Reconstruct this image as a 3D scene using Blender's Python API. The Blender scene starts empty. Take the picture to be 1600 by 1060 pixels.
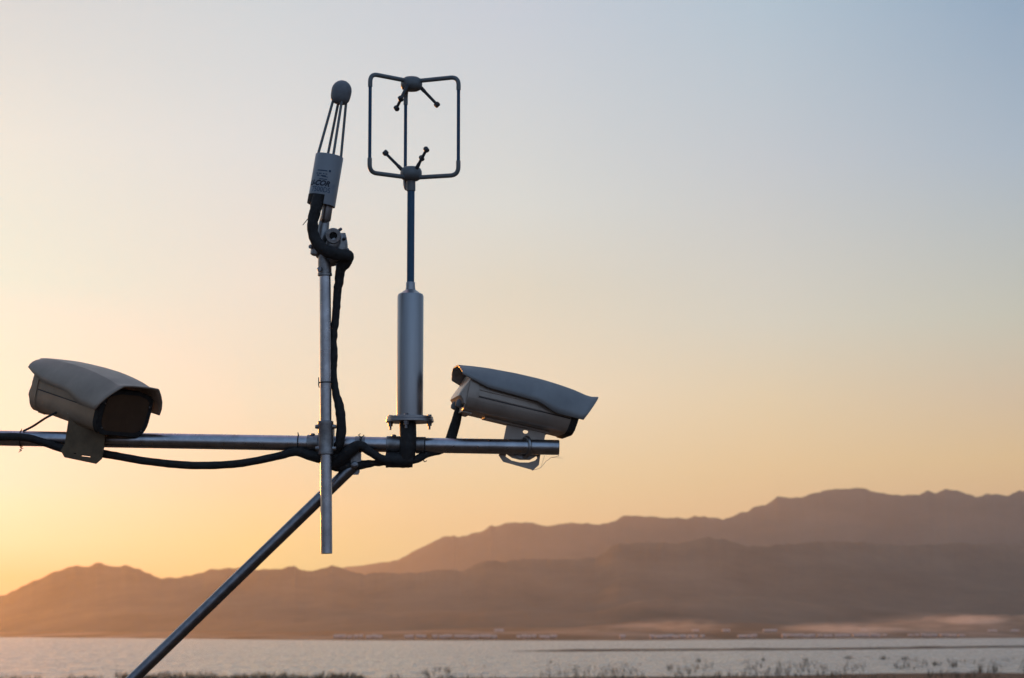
import bpy, bmesh, math, random
from mathutils import Vector, Matrix, noise
from math import sin, cos, tan, atan, radians, pi, sqrt, exp
random.seed(7)
sc = bpy.context.scene
COL = sc.collection

# ------------------------------------------------------------------ camera
CAM = Vector((0, 0, 8.0)); FPX = 3778.0; PITCH = radians(6.91)
cd = bpy.data.cameras.new('camera'); cam = bpy.data.objects.new('camera', cd); COL.objects.link(cam)
cam.location = CAM; cam.rotation_euler = (pi/2 + PITCH, 0, 0)
cd.sensor_width = 36; cd.lens = 85.0; cd.clip_start = 0.05; cd.clip_end = 60000
cd.dof.use_dof = True; cd.dof.focus_distance = 5.34; cd.dof.aperture_fstop = 12.0; cd.dof.aperture_blades = 9
sc.camera = cam
sc.view_settings.view_transform = 'Standard'; sc.view_settings.look = 'None'
sc.view_settings.exposure = 0; sc.view_settings.gamma = 1; sc.view_settings.use_curve_mapping = False
try:
    sc.cycles.volume_bounces = 1; sc.cycles.max_bounces = 8; sc.cycles.use_denoising = True
except Exception: pass

# ------------------------------------------------------------------ sun and sky
SUN_AZ = radians(-20.0); SUN_EL = radians(3.4)       # azimuth from +Y, negative = left of the view
sd = Vector((sin(SUN_AZ)*cos(SUN_EL), cos(SUN_AZ)*cos(SUN_EL), sin(SUN_EL)))
sl = bpy.data.lights.new('sun', 'SUN'); sun = bpy.data.objects.new('sun', sl); COL.objects.link(sun)
sl.energy = 1.65; sl.color = (1.0, 0.34, 0.04); sl.angle = radians(0.6)
sun.rotation_euler = (-sd).to_track_quat('-Z', 'Y').to_euler()
sun.location = (-3, 6, 12)

def s2l(c):
    return tuple(((v/255)/12.92 if v/255 <= .04045 else ((v/255+.055)/1.055)**2.4) for v in c)
W = bpy.data.worlds.new('World'); sc.world = W; W.use_nodes = True
nt = W.node_tree; N = nt.nodes; L = nt.links; N.clear()
def nn(t, **k):
    n = N.new(t)
    for a, b in k.items(): setattr(n, a, b)
    return n
def mth(op, a, b=None, clamp=False):
    n = nn('ShaderNodeMath', operation=op, use_clamp=clamp)
    for i, v in enumerate((a, b)):
        if v is None: continue
        if isinstance(v, (int, float)): n.inputs[i].default_value = v
        else: L.new(v, n.inputs[i])
    return n.outputs[0]
tc = nn('ShaderNodeTexCoord'); sx = nn('ShaderNodeSeparateXYZ'); L.new(tc.outputs['Generated'], sx.inputs[0])
el = mth('DIVIDE', mth('ARCSINE', sx.outputs[2]), pi/2)
elc = mth('MAXIMUM', el, 0.0)
tel = mth('SQRT', elc)
hl = mth('SQRT', mth('ADD', mth('MULTIPLY', sx.outputs[0], sx.outputs[0]), mth('MULTIPLY', sx.outputs[1], sx.outputs[1])))
dt = mth('ADD', mth('MULTIPLY', sx.outputs[0], sin(SUN_AZ)), mth('MULTIPLY', sx.outputs[1], cos(SUN_AZ)))
ca = mth('DIVIDE', dt, mth('MAXIMUM', hl, 1e-4))
az = mth('ARCCOSINE', mth('MINIMUM', mth('MAXIMUM', ca, -1.0), 1.0))     # radians from the sun's azimuth
def ramp(stops):
    r = nn('ShaderNodeValToRGB'); e = r.color_ramp; e.interpolation = 'LINEAR'
    stops = sorted(stops)
    while len(e.elements) < len(stops): e.elements.new(1.0)
    for q, (deg, c) in zip(e.elements, stops):
        q.position = sqrt(max(deg, 0)/90); q.color = (*c, 1)
    L.new(tel, r.inputs[0]); return r.outputs[0]
SKY_SUN = [(0, (0.02, 0.163, 0.133)), (1.25, (0.4, 0.263, 0.213)), (2.1, (0.4, 0.454, 0.47)), (3.4, (0.4, 0.518, 0.662)), (5.5, (0.4, 0.587, 0.671)), (8.1, (0.197, 0.621, 0.697)), (11.4, (0.418, 0.636, 0.698)), (14.9, (0.414, 0.563, 0.647)), (25, (0.5, 0.55, 0.6)), (45, (0.45, 0.35, 0.45)), (90, (0.45, 0.22, 0.36))]
SKY_MID = [(0, (0.469, 0.413, 0.206)), (2.5, (0.529, 0.493, 0.296)), (3.4, (0.529, 0.553, 0.356)), (5.5, (0.619, 0.641, 0.536)), (8.1, (0.525, 0.602, 0.562)), (10.1, (0.508, 0.626, 0.659)), (14.7, (0.441, 0.547, 0.663)), (25, (0.42, 0.47, 0.54)), (45, (0.29, 0.35, 0.45)), (90, (0.15, 0.22, 0.36))]
SKY_SIDE = [(0, (0.497, 0.355, 0.201)), (3.0, (0.637, 0.445, 0.241)), (4.0, (0.657, 0.505, 0.281)), (5.5, (0.561, 0.493, 0.379)), (7.3, (0.466, 0.516, 0.468)), (11.1, (0.319, 0.438, 0.559)), (14.6, (0.22, 0.356, 0.513)), (25, (0.3, 0.37, 0.48)), (45, (0.24, 0.31, 0.42)), (90, (0.15, 0.22, 0.36))]
SKY_NEAR = [(0, (0.02, 0.314, 0.062)), (2.1, (0.25, 0.494, 0.267)), (3.4, (0.25, 0.49, 0.41)), (5.4, (0.361, 0.588, 0.569)), (8.1, (0.46, 0.619, 0.653)), (11.4, (0.461, 0.619, 0.706)), (14.7, (0.437, 0.577, 0.67)), (25, (0.45, 0.505, 0.575)), (45, (0.345, 0.33, 0.435)), (90, (0.3, 0.22, 0.36))]
SKY_WIDE = [(0, (0.541, 0.398, 0.199)), (2.5, (0.629, 0.476, 0.261)), (3.9, (0.664, 0.552, 0.332)), (5.4, (0.636, 0.585, 0.425)), (7.3, (0.54, 0.592, 0.551)), (11.1, (0.437, 0.531, 0.615)), (14.7, (0.357, 0.5, 0.624)), (25, (0.36, 0.42, 0.51)), (45, (0.27, 0.34, 0.44)), (90, (0.15, 0.22, 0.36))]
SKY_CROSS = [(0, (.10, .11, .15)), (4, (.11, .125, .18)), (12, (.11, .145, .22)), (30, (.115, .17, .27)), (90, (.15, .22, .36))]
SKY_BACK = [(0, (.26, .28, .37)), (4, (.29, .32, .43)), (12, (.27, .36, .52)), (30, (.20, .30, .48)), (90, (.15, .22, .36))]
def mix(f, a, b):
    m = nn('ShaderNodeMix', data_type='RGBA'); m.clamp_factor = True
    L.new(f, m.inputs[0]); L.new(a, m.inputs[6]); L.new(b, m.inputs[7]); return m.outputs[2]
def span(lo, hi):
    r = nn('ShaderNodeMapRange', interpolation_type='LINEAR'); r.clamp = True
    L.new(az, r.inputs[0]); r.inputs[1].default_value = radians(lo); r.inputs[2].default_value = radians(hi); return r.outputs[0]
c1 = mix(span(14, 20), mix(span(8, 14), ramp(SKY_SUN), ramp(SKY_NEAR)), ramp(SKY_MID))
c2 = mix(span(26, 32), mix(span(20, 26), c1, ramp(SKY_WIDE)), ramp(SKY_SIDE))
c3 = mix(span(100, 165), mix(span(32, 90), c2, ramp(SKY_CROSS)), ramp(SKY_BACK))
ns = nn('ShaderNodeTexSky', sky_type='NISHITA'); ns.sun_disc = False
ns.sun_elevation = SUN_EL; ns.sun_rotation = SUN_AZ; ns.air_density = 1.4; ns.dust_density = 2.0
vm = nn('ShaderNodeVectorMath', operation='MULTIPLY_ADD'); vm.inputs[1].default_value = (.02, .02, .02)
L.new(ns.outputs[0], vm.inputs[0]); L.new(c3, vm.inputs[2])
bg = nn('ShaderNodeBackground'); L.new(vm.outputs[0], bg.inputs[0]); bg.inputs[1].default_value = 1.0
wo = nn('ShaderNodeOutputWorld'); L.new(bg.outputs[0], wo.inputs[0])

# ------------------------------------------------------------------ helpers
D0 = 5.30
S = D0/FPX*1.006            # metres per photograph pixel at the rig
def U(px, py, Y=D0):
    x = (px-800)/FPX; v = -(py-530)/FPX
    d = Vector((x, cos(PITCH) - v*sin(PITCH), sin(PITCH) + v*cos(PITCH)))
    return CAM + d*(Y/d.y)
ORG = {}
def empty(name, loc, label, cat, group=None, rot=None):
    o = bpy.data.objects.new(name, None); COL.objects.link(o); o.empty_display_size = .05
    o.location = loc
    if rot is not None: o.rotation_euler = rot
    tag(o, label, cat, group); ORG[o.name] = (Vector(loc) if rot is None else Vector((0, 0, 0)))
    return o
def tag(o, label=None, cat=None, group=None, kind=None):
    for k, v in (('label', label), ('category', cat), ('group', group), ('kind', kind)):
        if v: o[k] = v
    return o
def obj(name, bm, mat, parent=None, at=None, sharp=35, label=None):
    me = bpy.data.meshes.new(name)
    porg = ORG.get(parent.name, Vector((0, 0, 0))) if parent else Vector((0, 0, 0))
    org = Vector(at) if at is not None else porg
    bmesh.ops.recalc_face_normals(bm, faces=bm.faces)
    for v in bm.verts: v.co -= org
    bm.to_mesh(me); bm.free()
    for p in me.polygons: p.use_smooth = True
    me.set_sharp_from_angle(angle=radians(sharp))
    for m in (mat if isinstance(mat, (list, tuple)) else [mat]): me.materials.append(m)
    o = bpy.data.objects.new(name, me); COL.objects.link(o)
    if parent: o.parent = parent; o.location = org - porg
    else: o.location = org
    ORG[o.name] = org
    if label: o['label'] = label
    return o
def tube(bm, pts, r, seg=20, caps=True, smooth=0):
    pts = [Vector(p) for p in pts]
    rr = list(r) if isinstance(r, (list, tuple)) else [r]*len(pts)
    if smooth and len(pts) > 2:
        P, R = [], []
        for i in range(len(pts)-1):
            a, b, c, d = pts[max(i-1, 0)], pts[i], pts[i+1], pts[min(i+2, len(pts)-1)]
            for k in range(smooth):
                t = k/smooth
                P.append(.5*((2*b) + (-a+c)*t + (2*a-5*b+4*c-d)*t*t + (-a+3*b-3*c+d)*t**3)); R.append(rr[i]*(1-t)+rr[i+1]*t)
        P.append(pts[-1]); R.append(rr[-1]); pts, rr = P, R
    rings = []; up = None
    for i, p in enumerate(pts):
        t = ((pts[min(i+1, len(pts)-1)] - pts[max(i-1, 0)])).normalized()
        if up is None: up = t.orthogonal().normalized()
        up = (up - t*up.dot(t)).normalized(); sd_ = t.cross(up)
        rings.append([bm.verts.new(p + (up*cos(2*pi*k/seg) + sd_*sin(2*pi*k/seg))*rr[i]) for k in range(seg)])
    for a, b in zip(rings, rings[1:]):
        for k in range(seg): bm.faces.new((a[k], a[(k+1) % seg], b[(k+1) % seg], b[k]))
    if caps:
        bm.faces.new(rings[0][::-1]); bm.faces.new(rings[-1])
def lathe(bm, base, axis, prof, seg=32, ref=None, caps=True):
    axis = Vector(axis).normalized(); u = (ref or axis.orthogonal()).normalized(); u = (u-axis*u.dot(axis)).normalized(); w = axis.cross(u)
    rings = []
    for h, r in prof:
        c = Vector(base)+axis*h
        rings.append([bm.verts.new(c+(u*cos(2*pi*k/seg)+w*sin(2*pi*k/seg))*max(r, 1e-5)) for k in range(seg)])
    for a, b in zip(rings, rings[1:]):
        for k in range(seg): bm.faces.new((a[k], a[(k+1) % seg], b[(k+1) % seg], b[k]))
    if caps: bm.faces.new(rings[0][::-1]); bm.faces.new(rings[-1])
def arc(c, a, b, r, n=6):
    """rounded corner at c between directions to a and b"""
    c, a, b = Vector(c), Vector(a), Vector(b); da = (a-c).normalized(); db = (b-c).normalized()
    p0 = c+da*r; p1 = c+db*r; out = []
    for k in range(n+1):
        t = k/n; out.append((1-t)**2*p0 + 2*t*(1-t)*c + t*t*p1)
    return out
def box(bm, c, sx_, sy_, sz_, M=None):
    c = Vector(c); vs = []
    for z in (-1, 1):
        for y in (-1, 1):
            for x in (-1, 1):
                q = Vector((x*sx_/2, y*sy_/2, z*sz_/2)); q = (M @ q if M else q)
                vs.append(bm.verts.new(c+q))
    for f in ((0, 1, 3, 2), (4, 6, 7, 5), (0, 4, 5, 1), (2, 3, 7, 6), (0, 2, 6, 4), (1, 5, 7, 3)): bm.faces.new([vs[i] for i in f])
def plate(outline, holes, origin, ux, uz, thick):
    """flat plate with holes; outline in plane coords, returned as bmesh"""
    cu = bpy.data.curves.new('tmp', 'CURVE'); cu.dimensions = '2D'; cu.fill_mode = 'BOTH'; cu.extrude = thick/2
    for poly in [outline]+holes:
        s = cu.splines.new('POLY'); s.points.add(len(poly)-1); s.use_cyclic_u = True
        for p, (x, y) in zip(s.points, poly): p.co = (x, y, 0, 1)
    o = bpy.data.objects.new('tmp', cu); me = bpy.data.meshes.new_from_object(o)
    bm = bmesh.new(); bm.from_mesh(me); bpy.data.objects.remove(o); bpy.data.curves.remove(cu); bpy.data.meshes.remove(me)
    ux = Vector(ux).normalized(); uz = Vector(uz).normalized(); ny = ux.cross(uz)
    for v in bm.verts: v.co = Vector(origin)+ux*v.co.x+uz*v.co.y+ny*v.co.z
    return bm
def frac(x, y, oct_=4, seed=0.0):
    a, f, s = 1.0, 1.0, 0.0
    for i in range(oct_):
        s += a*noise.noise(Vector((x*f, y*f, seed+i*7.3))); a *= .5; f *= 2.05
    return s
def interp(tab, x):
    if x <= tab[0][0]: return tab[0][1]
    for (a, b), (c, d) in zip(tab, tab[1:]):
        if x <= c:
            t = (x-a)/(c-a); return b+(d-b)*t
    return tab[-1][1]

# ------------------------------------------------------------------ materials
def mat(name, base, rough=.5, metal=0., var=.15, scale=40., bump=0., bscale=200., spec=.5, coord='Object', rvar=.1, base2=None, stretch=None):
    m = bpy.data.materials.new(name); m.use_nodes = True; t = m.node_tree; b = t.nodes['Principled BSDF']
    tcn = t.nodes.new('ShaderNodeTexCoord'); mp = t.nodes.new('ShaderNodeMapping'); t.links.new(tcn.outputs[coord], mp.inputs[0])
    if stretch: mp.inputs['Scale'].default_value = stretch
    n1 = t.nodes.new('ShaderNodeTexNoise'); n1.inputs['Scale'].default_value = scale; n1.inputs['Detail'].default_value = 6; n1.inputs['Roughness'].default_value = .65
    t.links.new(mp.outputs[0], n1.inputs['Vector'])
    r = t.nodes.new('ShaderNodeValToRGB'); e = r.color_ramp.elements
    b2 = base2 or tuple(min(1, c*(1+var)) for c in base)
    b1 = tuple(c*(1-var) for c in base) if not base2 else base
    e[0].position = .33; e[1].position = .68; e[0].color = (*b1, 1); e[1].color = (*b2, 1)
    t.links.new(n1.outputs[0], r.inputs[0]); t.links.new(r.outputs[0], b.inputs['Base Color'])
    mr = t.nodes.new('ShaderNodeMapRange'); mr.inputs[3].default_value = max(.02, rough-rvar); mr.inputs[4].default_value = min(1, rough+rvar)
    n2 = t.nodes.new('ShaderNodeTexNoise'); n2.inputs['Scale'].default_value = scale*2.3; n2.inputs['Detail'].default_value = 4
    t.links.new(mp.outputs[0], n2.inputs['Vector']); t.links.new(n2.outputs[0], mr.inputs[0]); t.links.new(mr.outputs[0], b.inputs['Roughness'])
    b.inputs['Metallic'].default_value = metal; b.inputs['Specular IOR Level'].default_value = spec
    if bump:
        n3 = t.nodes.new('ShaderNodeTexNoise'); n3.inputs['Scale'].default_value = bscale; n3.inputs['Detail'].default_value = 5
        t.links.new(mp.outputs[0], n3.inputs['Vector'])
        bp = t.nodes.new('ShaderNodeBump'); bp.inputs['Strength'].default_value = 1; bp.inputs['Distance'].default_value = bump
        t.links.new(n3.outputs[0], bp.inputs['Height']); t.links.new(bp.outputs[0], b.inputs['Normal'])
    return m
M_galv = mat('galvanised_steel', (.52, .55, .59), .30, 1.0, .22, 30, .00012, 260)
M_galvd = mat('weathered_steel', (.29, .305, .33), .32, 1.0, .22, 60, .00012, 260)
M_alu = mat('brushed_aluminium', (.40, .415, .43), .34, 1.0, .10, 30, .00004, 900, stretch=(1, 1, .06), rvar=.06)
M_cast = mat('cast_fitting', (.33, .335, .34), .4, .9, .3, 80, .0003, 400)
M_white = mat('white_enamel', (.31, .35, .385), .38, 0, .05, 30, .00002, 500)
M_grey = mat('grey_polymer', (.21, .23, .25), .5, 0, .12, 80, .00004, 500)
M_dgrey = mat('dark_polymer', (.055, .06, .068), .5, 0, .2, 80, .00004, 500)
M_hub = mat('hub_grey', (.19, .215, .225), .45, .2, .12, 60, .0001, 400)
M_blue = mat('blue_carbon_tube', (.02, .11, .21), .35, 0, .12, 60)
M_navy = mat('navy_carbon_rod', (.012, .085, .18), .35, 0, .12, 60)
M_shield = mat('sunshield_enamel', (.30, .31, .31), .42, .1, .14, 14, .0001, 350, stretch=(1, 1, .5))
M_shield_flare = mat('flare_tinted_sunshield_enamel', (.42, .345, .27), .45, .1, .14, 14, .0001, 350, stretch=(1, 1, .5))  # sunshield enamel warmed to paint lens flare onto the left camera
M_body_flare = mat('flare_tinted_housing_enamel', (.44, .35, .25), .40, .3, .12, 18, .00005, 350)  # brown cast of the flare put into the left housing's colour
M_plate_flare = mat('flare_tinted_plate_steel', (.19, .14, .085), .5, .6, .2, 40, .0001, 300)  # flare veil and backlit shade painted into the left bracket plate's brown
M_body = mat('housing_enamel', (.46, .41, .355), .36, .4, .13, 18, .00005, 350)
M_black = mat('black_rubber', (.036, .036, .036), .7, 0, .3, 90, .0006, 240, spec=.3)
M_tape = mat('black_tape', (.03, .03, .03), .55, 0, .3, 110, .0008, 160, spec=.4)
M_glass = mat('flare_tinted_window_glass', (.11, .066, .04), .12, 0, .1, 20, spec=.7, rvar=.02)  # brown base carries the flare veil seen over the left camera's window
M_ink = mat('black_ink', (.02, .03, .05), .5)
M_inkb = mat('blue_ink', (.04, .08, .14), .5)
M_hole = mat('bore_black', (.012, .012, .012), .8)
M_web = mat('web_silk', (.5, .45, .4), .5)
M_rock = mat('mountain_scrub', (.028, .034, .026), .95, 0, .4, .0035, base2=(.17, .13, .09), spec=.1, coord='Object', stretch=(1, .22, 2.2))
M_rock2 = mat('far_mountain_rock', (.04, .04, .035), .95, 0, .4, .0028, base2=(.14, .11, .08), spec=.1, stretch=(1, .22, 2.2))
M_mud = mat('brown_mud', (.10, .055, .028), .9, 0, .4, .05, base2=(.17, .10, .055), spec=.2)
M_bar = mat('reedy_mud', (.035, .035, .024), .9, 0, .4, .05, base2=(.06, .055, .04), spec=.1)
M_reed = mat('dry_reed', (.10, .095, .06), .8, 0, .4, .4, base2=(.18, .155, .10), spec=.2)
M_wallp = mat('pale_wall', (.60, .42, .34), .8, 0, .15, .2)
M_roofp = mat('pale_roof', (.70, .50, .41), .6, 0, .2, .2)

# ------------------------------------------------------------------ setting: water, shore, hills
def grid_obj(name, xs, ys, fn, mats, label=None, midx=None):
    vs = [fn(x, y) for y in ys for x in xs]; nx = len(xs)
    fs = [(j*nx+i, j*nx+i+1, (j+1)*nx+i+1, (j+1)*nx+i) for j in range(len(ys)-1) for i in range(nx-1)]
    me = bpy.data.meshes.new(name); me.from_pydata(vs, [], fs); me.polygons.foreach_set('use_smooth', [True]*len(fs))
    for m in mats: me.materials.append(m)
    o = bpy.data.objects.new(name, me); COL.objects.link(o); o['kind'] = 'structure'
    if label: o['label'] = label
    return o
M_water = bpy.data.materials.new('rippled_water'); M_water.use_nodes = True
t = M_water.node_tree; b = t.nodes['Principled BSDF']
b.inputs['Base Color'].default_value = (.34, .32, .27, 1); b.inputs['IOR'].default_value = 1.45
g = t.nodes.new('ShaderNodeNewGeometry')
hs = []
for sc_, st in ((.35, (1.0, .55, 1)), (.055, (1.0, .35, 1)), (.008, (1, .35, 1))):
    mp = t.nodes.new('ShaderNodeMapping'); mp.inputs['Scale'].default_value = st; t.links.new(g.outputs['Position'], mp.inputs[0])
    nz = t.nodes.new('ShaderNodeTexNoise'); nz.inputs['Scale'].default_value = sc_; nz.inputs['Detail'].default_value = 5; nz.inputs['Roughness'].default_value = .6
    t.links.new(mp.outputs[0], nz.inputs['Vector']); hs.append(nz)
a1 = t.nodes.new('ShaderNodeMath'); a1.operation = 'MULTIPLY_ADD'; t.links.new(hs[1].outputs[0], a1.inputs[0]); a1.inputs[1].default_value = 9.0; t.links.new(hs[0].outputs[0], a1.inputs[2])
bp = t.nodes.new('ShaderNodeBump'); bp.inputs['Distance'].default_value = 1.1; bp.inputs['Strength'].default_value = .9
rmp = t.nodes.new('ShaderNodeMapping'); rmp.inputs['Scale'].default_value = (.45, .05, 1); t.links.new(g.outputs['Position'], rmp.inputs[0])
rn = t.nodes.new('ShaderNodeTexNoise'); rn.inputs['Scale'].default_value = 1; rn.inputs['Detail'].default_value = 6; rn.inputs['Roughness'].default_value = .7; t.links.new(rmp.outputs[0], rn.inputs['Vector'])
rr2 = t.nodes.new('ShaderNodeMapRange'); rr2.inputs[1].default_value = .35; rr2.inputs[2].default_value = .65; rr2.inputs[3].default_value = .0; rr2.inputs[4].default_value = .42
t.links.new(rn.outputs[0], rr2.inputs[0]); t.links.new(rr2.outputs[0], b.inputs['Roughness'])
t.links.new(a1.outputs[0], bp.inputs['Height']); t.links.new(bp.outputs[0], b.inputs['Normal'])
def lin(a, b_, n): return [a+(b_-a)*i/(n-1) for i in range(n)]
water = grid_obj('water', lin(-12400, 12400, 29), lin(300, 4600, 12), lambda x, y: (x, y, 0), [M_water], 'rippled grey lake between the reeds and the far shore')

def near_z(x, y):
    # high bank under the rig, sloping to a mudflat that ends in the shallows
    edge = interp([(-800, 390), (-100, 400), (25, 440), (50, 455), (70, 478), (110, 482), (400, 520)], x) + 5*frac(x*.03, 1.2, 3)
    if y < 25: z = 6.5 + .05*frac(x*.3, y*.3, 3)
    elif y < 200: tt = (y-25)/175; z = 6.5*(1-tt)**1.4 + .5*tt + .2*frac(x*.05, y*.05, 3)
    else: z = .5*(edge-y)/(edge-200) if y < edge else -(y-edge)*.02
    return (x, y, max(z, -1.0) if y > 200 else z)
xs = [-12400, -6000, -2500, -1200, -700, -400]+lin(-250, 250, 60)+[400, 700, 1200, 2500, 6000, 12400]
ys = [-12400, -5000, -1500, -400, -120, -40, -10, 0, 5, 10, 18, 25, 40, 60, 90, 120, 160, 200, 260, 320]+lin(350, 540, 40)
near = grid_obj('near_bank', xs, ys, near_z, [M_mud], 'brown muddy bank at the near edge of the lake')

SHORE = [(-3000, 3700), (-820, 3780), (0, 2900), (560-800, 2330)]
def shore_y(px):   # distance of the far shoreline by bearing
    return interp([(-900, 3900), (0, 3750), (200, 3200), (420, 2550), (560, 2350), (1000, 2330), (1200, 2700), (1400, 3000), (1600, 3300), (2400, 3600)], px)
NEAR_R = [(-1600, 972), (-900, 968), (-400, 958), (-200, 952), (-80, 945), (0, 935), (30, 918), (60, 905), (85, 893), (110, 885), (135, 884), (155, 878), (175, 884), (200, 883), (225, 891), (240, 899), (255, 902), (300, 899), (330, 890), (350, 887), (380, 887), (400, 890), (440, 888), (462, 884), (480, 891), (500, 889), (520, 883), (545, 890), (570, 896), (620, 894), (680, 890), (720, 890), (750, 879), (760, 875), (790, 877), (820, 871), (850, 873), (880, 872), (930, 869), (955, 853), (965, 848), (1000, 846), (1060, 846), (1100, 837), (1130, 840), (1160, 851), (1200, 850), (1300, 843), (1400, 850), (1500, 846), (1600, 850), (1800, 845), (2200, 860), (3200, 880)]
FAR_R = [(-600, 975), (300, 962), (450, 925), (545, 886), (560, 882), (580, 879), (620, 874), (650, 858), (690, 838), (710, 835), (716, 838), (730, 833), (755, 826), (767, 818), (775, 820), (795, 813), (820, 812), (840, 816), (856, 820), (880, 816), (900, 815), (925, 817), (940, 818), (950, 816), (972, 804), (1000, 804), (1050, 806), (1100, 806), (1130, 809), (1145, 803), (1165, 796), (1200, 783), (1215, 774), (1250, 775), (1285, 762), (1320, 760), (1345, 760), (1370, 767), (1410, 772), (1435, 771), (1450, 765), (1462, 768), (1477, 760), (1500, 765), (1525, 774), (1540, 771), (1552, 772), (1560, 771), (1572, 774), (1590, 765), (1610, 763), (1700, 775), (1900, 770), (2300, 790), (3200, 850)]
def elev_z(py, Y): return U(800, py, Y).z
def ridge(name, tab, Yr, Y0fn, m, seed, label, n=560, rows=44, spur=.34):
    pxs = lin(-1500, -60, 60)+lin(-55, 1655, n)+lin(1670, 3200, 60)
    vs = []
    for j in range(rows):
        tj = j/(rows-1)
        for px in pxs:
            yc = Yr*(1+.05*frac(px*.004, 3.1, 2, seed)); y0 = Y0fn(px)
            H = elev_z(interp(tab, px), yc); jag = elev_z(interp(tab, px)+3.0*frac(px*.06, .5, 5, seed), yc)-H
            if tj <= .75:
                q = tj/.75; y = y0+(yc-y0)*q
                X = (px-800)/FPX*y
                sp = frac(X*.0016+seed, y*.0009, 5, seed)
                rdg = 1-abs(noise.noise(Vector((X*.0022, y*.0008, seed+5))))*2
                z = (H-2)*(q**1.25)*(1 - spur*4*q*(1-q)*(.5+.5*rdg)) + 2 + (H*.10)*sp*q*(1-q)*2
                z = (min(z, elev_z(interp(tab, px)+1, y)) if q < 1 else z) + jag*q**7
            else:
                q = (tj-.75)/.25; y = yc+1800*q; X = (px-800)/FPX*y
                z = (H+jag)*(1-q)**1.3 - 2*q
            vs.append((X, y, z))
    nx = len(pxs)
    fs = [(j*nx+i, j*nx+i+1, (j+1)*nx+i+1, (j+1)*nx+i) for j in range(rows-1) for i in range(nx-1)]
    me = bpy.data.meshes.new(name); me.from_pydata(vs, [], fs); me.polygons.foreach_set('use_smooth', [True]*len(fs)); me.materials.append(m)
    o = bpy.data.objects.new(name, me); COL.objects.link(o); o['kind'] = 'structure'; o['label'] = label
    return o
ridge('hills', NEAR_R, 6300, lambda px: shore_y(px)+700, M_rock, 2.0, 'nearer brown ridge rising behind the far lake shore')
ridge('mountains', FAR_R, 10000, lambda px: 6900, M_rock2, 9.0, 'taller hazy mountain ridge behind the nearer hills')
# flat shore strip between the lake and the hills, with pale bare fans
M_fan = bpy.data.materials.new('shore_plain'); M_fan.use_nodes = True; t = M_fan.node_tree; b = t.nodes['Principled BSDF']
b.inputs['Roughness'].default_value = .95; b.inputs['Specular IOR Level'].default_value = .1
g = t.nodes.new('ShaderNodeNewGeometry'); mp = t.nodes.new('ShaderNodeMapping'); mp.inputs['Scale'].default_value = (.006, .0022, .02); t.links.new(g.outputs['Position'], mp.inputs[0])
nz = t.nodes.new('ShaderNodeTexNoise'); nz.inputs['Scale'].default_value = 1; nz.inputs['Detail'].default_value = 5; t.links.new(mp.outputs[0], nz.inputs['Vector'])
r = t.nodes.new('ShaderNodeValToRGB'); e = r.color_ramp.elements; e[0].position = .46; e[0].color = (.17, .085, .038, 1); e[1].position = .66; e[1].color = (.48, .29, .18, 1)
t.links.new(nz.outputs[0], r.inputs[0]); t.links.new(r.outputs[0], b.inputs['Base Color'])
pxs = lin(-1500, 3200, 300); vs = []; rows = 16
for j in range(rows):
    q = j/(rows-1)
    for px in pxs:
        y = shore_y(px)-40+8*frac(px*.03, 2.2, 3)+ (1700)*q; X = (px-800)/FPX*y
        tall = interp([(-1500, .4), (400, .5), (900, .8), (1000, 1.2), (1600, 1.6), (3200, 1.4)], px)
        z = -1.0 + (3.2*min(1, q*12)) + 26*tall*q**1.3*(1+.35*frac(X*.004, y*.003, 4, 4.4)) if q < 1 else -1
        vs.append((X, y, z))
nx = len(pxs); fs = [(j*nx+i, j*nx+i+1, (j+1)*nx+i+1, (j+1)*nx+i) for j in range(rows-1) for i in range(nx-1)]
me = bpy.data.meshes.new('far_shore'); me.from_pydata(vs, [], fs); me.polygons.foreach_set('use_smooth', [True]*len(fs)); me.materials.append(M_fan)
o = bpy.data.objects.new('far_shore', me); COL.objects.link(o); o['kind'] = 'structure'; o['label'] = 'brown far shore with pale bare fans at the foot of the hills'
# ground under everything, to the horizon
grid_obj('ground', lin(-12500, 12500, 5), lin(500, 12500, 5), lambda x, y: (x, y, -2.5), [M_mud])
# low mud bar in the lake
bm = bmesh.new(); top, bot = [], []
for i in range(61):
    tt = i/60; px = 770+ (2100-770)*tt
    yc = interp([(770, 1000), (1000, 1060), (1300, 1130), (1600, 1330), (2100, 1700)], px); X = (px-800)/FPX*yc
    wd = (44+14*frac(px*.01, 4, 3))*min(1, tt*9)*min(1, (1-tt)*6)+.5
    top.append(bm.verts.new((X, yc+wd, -.3))); bot.append(bm.verts.new((X, yc-wd, -.3)))
mid = []
for i, (a, b_) in enumerate(zip(top, bot)):
    c = (a.co+b_.co)/2; mid.append(bm.verts.new((c.x, c.y, -.05+(.75+.3*frac(c.x*.05, 9, 2))*min(1, min(i, 60-i)/6))))
for i in range(60):
    bm.faces.new((bot[i], bot[i+1], mid[i+1], mid[i])); bm.faces.new((mid[i], mid[i+1], top[i+1], top[i]))
o = obj('mud_bar', bm, M_bar); o['kind'] = 'structure'; o['label'] = 'thin dark mud bar lying across the lake'

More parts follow.
